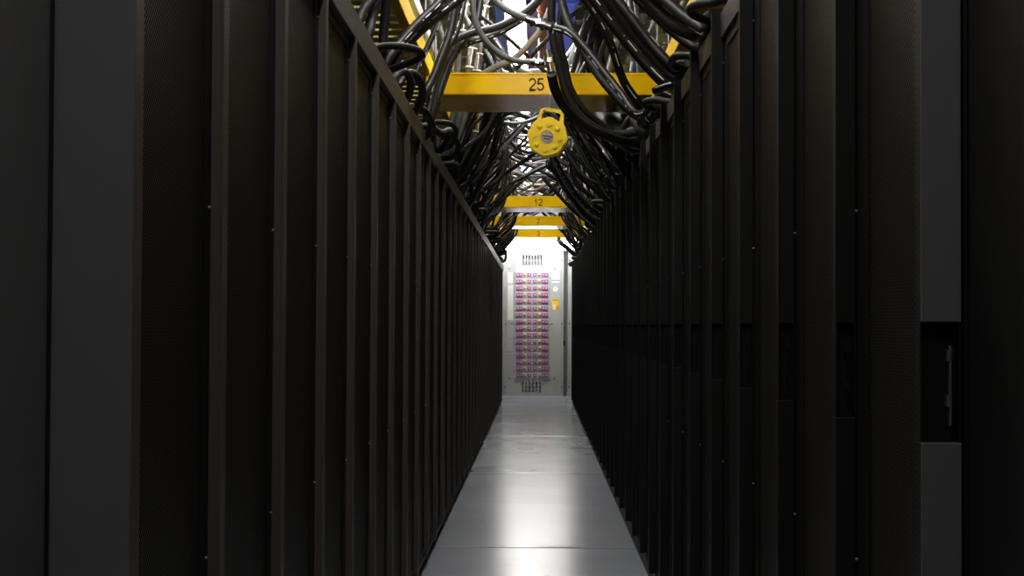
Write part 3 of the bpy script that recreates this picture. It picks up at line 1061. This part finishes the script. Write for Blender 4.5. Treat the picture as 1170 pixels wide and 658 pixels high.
hooph([(418, 60), (436, 53), (458, 53), (476, 57), (482, 63), (474, 69), (456, 76), (436, 84)], 5.15, 5.5, 4.4, HL, hg1)
hooph([(452, 104), (458, 92), (467, 83), (477, 88), (483, 104), (480, 120), (470, 132)], 6.0, 6.5, 4.6, HL, hg1)
hooph([(448, 92), (452, 86), (462, 82), (468, 90), (468, 106), (462, 118)], 5.9, 6.2, 4.4, HL, hg1)
hooph([(470, 128), (480, 124), (488, 132), (490, 144), (482, 156)], 6.7, 7.0, 4.6, HL, hg1)
hooph([(478, 146), (490, 145), (503, 152), (513, 150), (512, 160), (498, 172)], 7.1, 7.5, 4.6, HL, hg1)
hooph([(832, 0), (815, 3), (797, 5), (788, 11), (793, 18), (808, 24), (826, 30)], 4.5, 4.7, 5.2, HR, hg2)
hooph([(802, 66), (786, 64), (774, 65), (767, 72), (772, 80), (788, 86)], 5.2, 5.4, 4.6, HR, hg2)
st = hero('black hose stub with a white stripe poking over a proud-post rack top', Zs([(792, 94), (776, 95), (762, 99), (747, 104)], 5.75, 5.85), 4.4, 'hose_black', 'hose_stub', cat='hose')
CABLES[-1]['still'] = True
link('white_stripe', tube_mesh('white_stripe', px_path(Zs([(776, 92.3), (762, 96.0), (749, 100.8)], 5.755, 5.835)), 0.004, 'label_white', 6, 5), st)
hooph([(784, 124), (766, 121), (750, 117), (738, 121), (742, 130), (760, 136)], 6.2, 6.4, 4.5, HR, hg2)

# further on: hoops over the rack tops
for sd in (-1, 1):
    row = 'flush-fascia' if sd < 0 else 'proud-post'
    for k in range(24):
        y = (7.8 if sd < 0 else 7.0) + k * 0.61 + rnd.uniform(-0.2, 0.2)
        if rnd.random() < (0.22 if sd < 0 else 0.55):
            continue
        inn = rnd.uniform(0.0, 0.11)
        hz = rnd.uniform(0.035, 0.15)
        ly = rnd.uniform(0.5, 1.6)
        xw = HW * sd
        tl = rnd.uniform(-0.05, 0.08)
        pts = [(xw + sd * 0.14, y - 0.12 * ly, 1.99), (xw + sd * 0.10, y - 0.08 * ly, 2.0 + hz * 0.8), (xw - sd * inn * 0.5, y - 0.03 * ly, 2.0 + hz),
               (xw - sd * inn, y + 0.03 * ly, 2.02 + hz * 0.5 + tl * 0.3), (xw - sd * inn * 0.5, y + 0.1 * ly, 2.04), (xw + sd * 0.08, y + 0.16 * ly, 2.03), (xw + sd * 0.15, y + 0.2 * ly, 1.99)]
        cable('hooped_hose', 'fat black hose hooped over the ' + which_rack(y, LY if sd < 0 else RY) % row, pts, rnd.uniform(0.014, 0.021), 'hose_black', hg1 if sd < 0 else hg2, 'hose', 8, ends=('rack', 'rack'))

# risers beyond the beam marked 25
LOOK = {'cable_black': 'black', 'cable_grey': 'dark grey', 'hose_black': 'matte black', 'hose_grey': 'grey', 'conduit_grey': 'silver'}
SEC = ((9.2, 16.0, 'between beams 25 and 12'), (16.9, 19.0, 'between beams 12 and 7'), (19.9, 21.5, 'between beams 7 and 3'))
for (ya, yb, wh) in SEC:
    n = int((yb - ya) / 0.17)
    for sd in (-1, 1):
        row = 'flush-fascia' if sd < 0 else 'proud-post'
        for i in range(n):
            y = ya + (yb - ya) * (i + rnd.random()) / n
            x0 = sd * (HW + rnd.uniform(0.04, 0.12))
            r = rnd.uniform(0.011, 0.02)
            m = rnd.choice(['cable_black', 'cable_black', 'cable_grey', 'hose_black'] if sd < 0 else ['cable_black', 'cable_black', 'cable_black', 'hose_black'])
            dy = rnd.uniform(-0.5, 0.3)
            if y + dy < ya - 0.2:
                dy = 0.1
            cross = i % 3 == 0
            xt = -sd * rnd.uniform(0.1, 0.36) if cross else sd * rnd.uniform(0.30, 0.44)
            zt = rnd.uniform(2.62, 2.98) if cross else rnd.uniform(2.85, 3.05)
            if yb > 16.5:
                zt = min(zt, 2.8 + rnd.random() * 0.2)
            mid = rnd.uniform(0.25, 0.42)
            pts = [(x0, y, 1.985), (sd * (HW + 0.01), y + dy * 0.1, 2.12 + rnd.uniform(0, 0.06)), (sd * mid * 1.1, y + dy * 0.4, 2.36 + rnd.uniform(-0.05, 0.1)),
                   ((sd * mid * 0.8 + xt) / 2, y + dy * 0.7, (2.5 + zt) / 2 + rnd.uniform(-0.05, 0.05)), (xt, y + dy, zt), manifold(xt, y + dy + 0.22)]
            wr = which_rack(y, LY if sd < 0 else RY) % row
            for tries in range(40):
                lab = '%s %s cable %s from %s' % ('thin' if r < 0.0155 else 'thick', LOOK[m], 'crossing' if cross else 'rising', wr)
                if lab not in USED:
                    break
                r = rnd.uniform(0.011, 0.02)
                m = rnd.choice(['cable_black', 'cable_grey', 'hose_black'])
            USED[lab] = 1
            cable('power_cable', lab, pts, r, m, 'cables from %s racks %s' % (row, wh), 'cable', 8, ends=('rack', 'pipe'))
    # arcs crossing the aisle under the light
    for i in range(int((yb - ya) / 0.26)):
        y = ya + (yb - ya) * (i + rnd.random()) / ((yb - ya) / 0.26)
        za, zb = rnd.uniform(2.65, 3.0), rnd.uniform(2.65, 3.0)
        sg = rnd.uniform(0.02, 0.22)
        dy = rnd.uniform(-0.5, 0.5)
        a, b = -rnd.uniform(0.3, 0.48), rnd.uniform(0.1, 0.38)
        r = rnd.uniform(0.008, 0.016)
        m = rnd.choice(['hose_grey', 'hose_grey', 'conduit_grey', 'cable_grey'])
        pts = [(a + (b - a) * t, y + dy * t, za + (zb - za) * t - sg * 4 * t * (1 - t)) for t in (0, 0.25, 0.5, 0.75, 1)]
        pts = [manifold(-1, y - 0.05)] + pts + [manifold(1, y + dy + 0.05)]
        for tries in range(40):
            lab = '%s %s hose slung over the aisle by %s' % ('thin' if r < 0.012 else 'thick', LOOK[m], which_rack(y, LY) % 'flush-fascia')
            if lab not in USED:
                break
            r = rnd.uniform(0.008, 0.016)
            m = rnd.choice(['hose_grey', 'conduit_grey', 'cable_grey'])
        USED[lab] = 1
        cable('coolant_hose', lab, pts, r,
              m, 'slung hoses %s' % wh, 'hose', 8, ends=('pipe', 'pipe'))
# bundles tied to the rack tops near the end
for sd, rows, tip in ((1, [(640, 277), (650, 285), (660, 296), (650, 303)], (0.28, 21.75, 2.352)), (-1, [(585, 262), (572, 280), (568, 290), (574, 298)], (-0.36, 21.61, 2.43))):
    cable('power_cable', 'black cable drooping beside the end lamp on the %s side' % ('proud-post' if sd > 0 else 'flush-fascia'),
          [Vector(tip)] + px_path(Zs(rows, 21.4, 21.4)), 2.6 * 21.4 / F, 'hose_black', sides=14)
    CABLES[-1]['still'] = True

# silver flexible conduits
GS = 'silver flexible conduits above the proud-post racks'
for rows, Z, r in (([(718, -14), (720, 10), (723, 30), (735, 43)], 10.2, 2.2), ([(724, -14), (727, 12), (731, 32), (737, 40)], 10.29, 2.2),
                   ([(676, -10), (681, 20), (681, 40), (674, 56), (658, 76), (656, 104), (672, 146), (698, 196)], 10.4, 3.0),
                   ([(706, 204), (684, 152), (662, 106), (664, 76), (676, 62), (684, 44), (684, 24), (684, -10)], 10.7, 2.4),
                   ([(704, -14), (706, 24), (720, 50), (727, 68), (722, 90), (713, 126), (711, 170), (714, 214)], 10.8, 3.4), ([(752, 150), (745, 130), (747, 104), (748, 75)], 11.5, 2.4)):
    hero('silver ribbed flexible conduit hanging above the proud-post racks', Zs(rows, Z, Z if Z != 10.29 else 10.215), r, 'conduit_grey', 'flexible_conduit', GS, 'conduit')
GT = 'steel hose couplings hanging beside the green pipe'
for (x0, y0, x1, y1, Z) in ((533, 6, 529, 34, 9.12), (540, 56, 537, 76, 9.05), (547, 62, 545, 80, 9.2), (554, 8, 551, 30, 9.4), (549, 132, 545, 150, 9.9), (562, 140, 560, 160, 11.0)):
    a, b = P(x0, y0, Z), P(x1, y1, Z)
    d = b - a
    t = thing('hose_coupling', 'steel hose coupling with white bands hanging beside the green pipe', 'fitting', a, GT)
    MB().cyl((0, 0, 0), d, 0.026, 14).cyl(d * 0.3, d * 0.36, 0.029, 14).cyl(d * 0.62, d * 0.68, 0.029, 14).build('body', 'steel', t)
    MB().cyl(d, d * 1.08, 0.028, 14).build('marker_band', 'label_white', t)
    MB().cyl(d * -0.06, (0, 0, 0), 0.028, 14).build('marker_band', 'label_white', t)
    FIXED.extend((a + d * (q / 8), 0.029) for q in range(9))
    foot = Vector((-0.61, a.y + 0.12, 1.975))
    b1 = a + d * 1.06
    lay(link('hose_tail', bpy.data.meshes.new('hose_tail'), t), [b1, b1 + d * 0.6 + Vector((-0.01, 0.01, 0)), b1.lerp(foot, 0.6) + Vector((0.04, 0, 0.03)), foot],
        0.018, 'hose_grey', 10, ('fixed', 'rack'), a)
    top = manifold(-1, a.y + 0.02)
    b0 = a - d * 0.04
    if (top - b0).length > 0.12:
        pth = [b0, b0 - d.normalized() * 0.06, b0.lerp(top, 0.7) + Vector((0.0, 0, 0.0)), top]
    else:
        pth = [b0, b0.lerp(top, 0.5), top]
    lay(link('hose_tail', bpy.data.meshes.new('hose_tail'), t), pth, 0.014, 'hose_grey', 10, ('fixed', 'pipe'), a)

# ------------------------------------------------------------------ laying the cables so that none runs through another thing
import numpy as np


def relax(iters=140):
    pts, rad, cid, mov, ds, de = [], [], [], [], [], []
    rng, ends = [], []
    for i, c in enumerate(CABLES):
        n = len(c['p'])
        rng.append((len(pts), len(pts) + n))
        step = sum((c['p'][k + 1] - c['p'][k]).length for k in range(n - 1)) / (n - 1)
        for k, p in enumerate(c['p']):
            pts.append(tuple(p)); rad.append(c['r']); cid.append(i)
            mov.append(0.0 if c.get('still') else 1.0)
            ds.append(k * step); de.append((n - 1 - k) * step)
    for p, r in FIXED:
        pts.append(tuple(p)); rad.append(r); cid.append(-1); mov.append(0.0); ds.append(9); de.append(9)
    X = np.array(pts); R_ = np.array(rad); C = np.array(cid); M = np.array(mov); ds = np.array(ds); de = np.array(de)
    N = len(X)
    prv, nxt = np.arange(N), np.arange(N)
    far = {k: np.full(N, 9.0) for k in ('rack', 'pipe', 'fixed')}     # distance along the run to an end of that kind
    E = []
    for (a, b), c in zip(rng, CABLES):
        prv[a + 1:b] = np.arange(a, b - 1)
        nxt[a:b - 1] = np.arange(a + 1, b)
        far[c['ends'][0]][a:b] = np.minimum(far[c['ends'][0]][a:b], ds[a:b])
        far[c['ends'][1]][a:b] = np.minimum(far[c['ends'][1]][a:b], de[a:b])
        for idx, nb, kind in ((a, a + 3, c['ends'][0]), (b - 1, b - 4, c['ends'][1])):
            E.append((idx, nb, kind))
    rack_e = np.array([e[0] for e in E if e[2] == 'rack'])
    pipe_e = np.array([e[0] for e in E if e[2] == 'pipe'])
    pipe_n = np.array([e[1] for e in E if e[2] == 'pipe'])
    fix_e = np.array([e[0] for e in E if e[2] == 'fixed'])
    X0 = X.copy()
    W = 50.0
    big = [((-1.6, 0, -1), (-HW, W, RH)), ((HW - 0.03, 0, -1), (1.6, W, RH))]
    boxes = [((XL, z, BB), (XR, z + 0.67, BT + 0.004)) for z in (8.24, 16.1, 19.05, 21.6)]
    boxes += [((-1.25, 0, BT), (-0.578, W, BT + 0.105)), ((0.658, 0, BT), (1.3, W, BT + 0.105)), ((-1.165, 0, HC + 1.62), (-0.625, W, HC + 1.69)),
              ((0.72, 0, 3.022), (1.26, W, 3.092)), ((LX - 0.075, 0, LZ), (LX + 0.075, 22.2, LZ + 0.1)), ((-0.335, 0, LZ + 0.148), (0.275, W, 5))]
    pipes = [(-0.47, HC + 1.92, 0.044, 'pipe'), (0.36, HC + 1.95, 0.044, 'pipe'), (-0.37, HC + 2.02, 0.0375, None), (0.022, HC + 1.98, 0.0375, None)]
    rods = [(x, z + 0.33, BT, 0.007) for z in (8.24, 16.1, 19.05, 21.6) for x in (XL + 0.03, XR - 0.03)]
    rods += [(x, 3 + 2.6 * k, BT + 0.1, 0.006) for k in range(8) for x in (-0.60, 0.68)]
    rods += [(x, Y0 + 1.2 + 2.5 * k + 0.515, 3.06, 0.005) for k in range(11) for x in (-0.47, -0.37, 0.36)]
    dev = dv.location
    left = 0
    for it in range(iters):
        push = np.zeros((N, 3))
        # run against run
        cell = np.floor(X / 0.075).astype(np.int64)
        key = (cell[:, 0] + 500) * 4000000 + (cell[:, 1] + 500) * 2000 + (cell[:, 2] + 500)
        order = np.argsort(key, kind='stable')
        ks = key[order]
        I, J = [], []
        for ox in (-1, 0, 1):
            for oy in (-1, 0, 1):
                for oz in (-1, 0, 1):
                    off = ox * 4000000 + oy * 2000 + oz
                    if off < 0:
                        continue
                    lo = np.searchsorted(ks, key + off, 'left')
                    hi = np.searchsorted(ks, key + off, 'right')
                    cnt = hi - lo
                    tot = int(cnt.sum())
                    if not tot:
                        continue
                    ii = np.repeat(np.arange(N), cnt)
                    st = np.repeat(lo - np.concatenate(([0], np.cumsum(cnt)[:-1])), cnt)
                    jj = order[st + np.arange(tot)]
                    ok = C[ii] != C[jj]
                    if off == 0:
                        ok &= ii < jj
                    I.append(ii[ok]); J.append(jj[ok])
        I = np.concatenate(I); J = np.concatenate(J)
        D = X[I] - X[J]
        dist = np.linalg.norm(D, axis=1)
        pen = R_[I] + R_[J] + 0.004 - dist
        ok = (pen > 0) & ((M[I] + M[J]) > 0)
        ok &= ~((C[I] == -1) & (far['fixed'][J] < 0.09)) & ~((C[J] == -1) & (far['fixed'][I] < 0.09))
        ok &= ~((far['fixed'][I] < 0.06) & (far['fixed'][J] < 0.06))
        I, J, D, dist, pen = I[ok], J[ok], D[ok], dist[ok], pen[ok]
        left = int((pen > 0.005).sum())
        bad = dist < 1e-5
        D[bad] = np.array((0.3, 0.9, 0.2)); dist[bad] = 1.0
        U = D / dist[:, None] * pen[:, None]
        ms = (M[I] + M[J])[:, None]
        cntp = np.zeros(N)
        np.add.at(push, I, U * M[I][:, None] / ms); np.add.at(push, J, -U * M[J][:, None] / ms)
        np.add.at(cntp, I, 1); np.add.at(cntp, J, 1)
        push /= np.maximum(1, cntp * 0.7)[:, None]
        # run against boxes, pipes, rods
        hard = np.zeros((N, 3))
        for bi, (lo, hi) in enumerate(big + boxes):
            lo, hi = np.array(lo), np.array(hi)
            q = np.clip(X, lo, hi)
            d = X - q
            dn = np.linalg.norm(d, axis=1)
            need = R_ + 0.002 - dn
            m = (need > 0) & (C >= 0)
            m &= (far['rack'] > 0.10) if bi < 2 else (far['fixed'] > 0.05)
            out = m & (dn > 1e-6)
            hard[out] += d[out] / dn[out][:, None] * need[out][:, None]
            ins = np.nonzero(m & (dn <= 1e-6))[0]
            for k in ins:
                if bi < 2:
                    hard[k, 2] += min(0.02, hi[2] - X[k, 2] + R_[k])
                else:
                    a_, b_ = X[k] - lo, hi - X[k]
                    ax = int(np.argmin(np.minimum(a_, b_)))
                    hard[k, ax] += -min(0.02, a_[ax] + R_[k]) if a_[ax] < b_[ax] else min(0.02, b_[ax] + R_[k])
        for (px_, pz_, pr_, kind) in pipes:
            d = np.stack([X[:, 0] - px_, np.zeros(N), X[:, 2] - pz_], 1)
            dn = np.maximum(1e-4, np.linalg.norm(d, axis=1))
            need = R_ + pr_ + 0.002 - dn
            m = (need > 0) & (C >= 0)
            if kind:
                m &= far['pipe'] > 0.09
            hard[m] += d[m] / dn[m][:, None] * need[m][:, None]
        for (px_, py_, pz_, pr_) in rods:
            d = np.stack([X[:, 0] - px_, X[:, 1] - py_, np.zeros(N)], 1)
            dn = np.maximum(1e-4, np.linalg.norm(d, axis=1))
            need = R_ + pr_ + 0.002 - dn
            m = (need > 0) & (X[:, 2] > pz_) & (C >= 0) & (far['pipe'] > 0.05)
            hard[m] += d[m] / dn[m][:, None] * need[m][:, None]
        d = X - np.array(dev)
        dn = np.linalg.norm(d, axis=1)
        m = (dn < 0.13 + R_) & (C >= 0)
        hard[m] += d[m] / dn[m][:, None] * (0.13 + R_ - dn)[m][:, None]
        push = (push + hard) * M[:, None]
        for _ in range(4 if it < iters - 25 else 1):       # spread a push along the run so that it bends gently
            push = 0.5 * push + 0.25 * (push[prv] + push[nxt])
        X = X + push * (1.6 if it < iters - 25 else 1.0) * M[:, None]
        if it % 4 == 0 and it < iters - 12:                # take the kinks out
            dsp = X - X0
            sm = 0.5 * dsp + 0.25 * (dsp[prv] + dsp[nxt])
            X = X0 + np.where(M[:, None] > 0, sm, dsp)
        # ends stay on what they are tied to
        X[fix_e] = X0[fix_e]
        sg = np.sign(X0[rack_e, 0])
        X[rack_e, 0] = sg * np.clip(np.abs(X[rack_e, 0]), 0.575, 1.0)
        X[rack_e, 2] = 1.972
        pc = np.where(X0[pipe_e, 0] < 0, -0.47, 0.36)
        zc = np.where(X0[pipe_e, 0] < 0, HC + 1.92, HC + 1.95)
        v = np.stack([X[pipe_n, 0] - pc, X[pipe_n, 2] - zc], 1)
        v /= np.maximum(1e-4, np.linalg.norm(v, axis=1))[:, None]
        X[pipe_e, 0] = pc + v[:, 0] * 0.034
        X[pipe_e, 2] = zc + v[:, 1] * 0.034
    print('laying: contacts deeper than 5 mm left', left, 'points', N)
    for (a, b), c in zip(rng, CABLES):
        me = tube_mesh(c['o'].name, [Vector(X[k]) - c['off'] for k in range(a, b)], c['r'], c['m'], c['sides'], 1)
        old = c['o'].data
        c['o'].data = me
        bpy.data.meshes.remove(old)
        me.name = c['o'].name


relax()
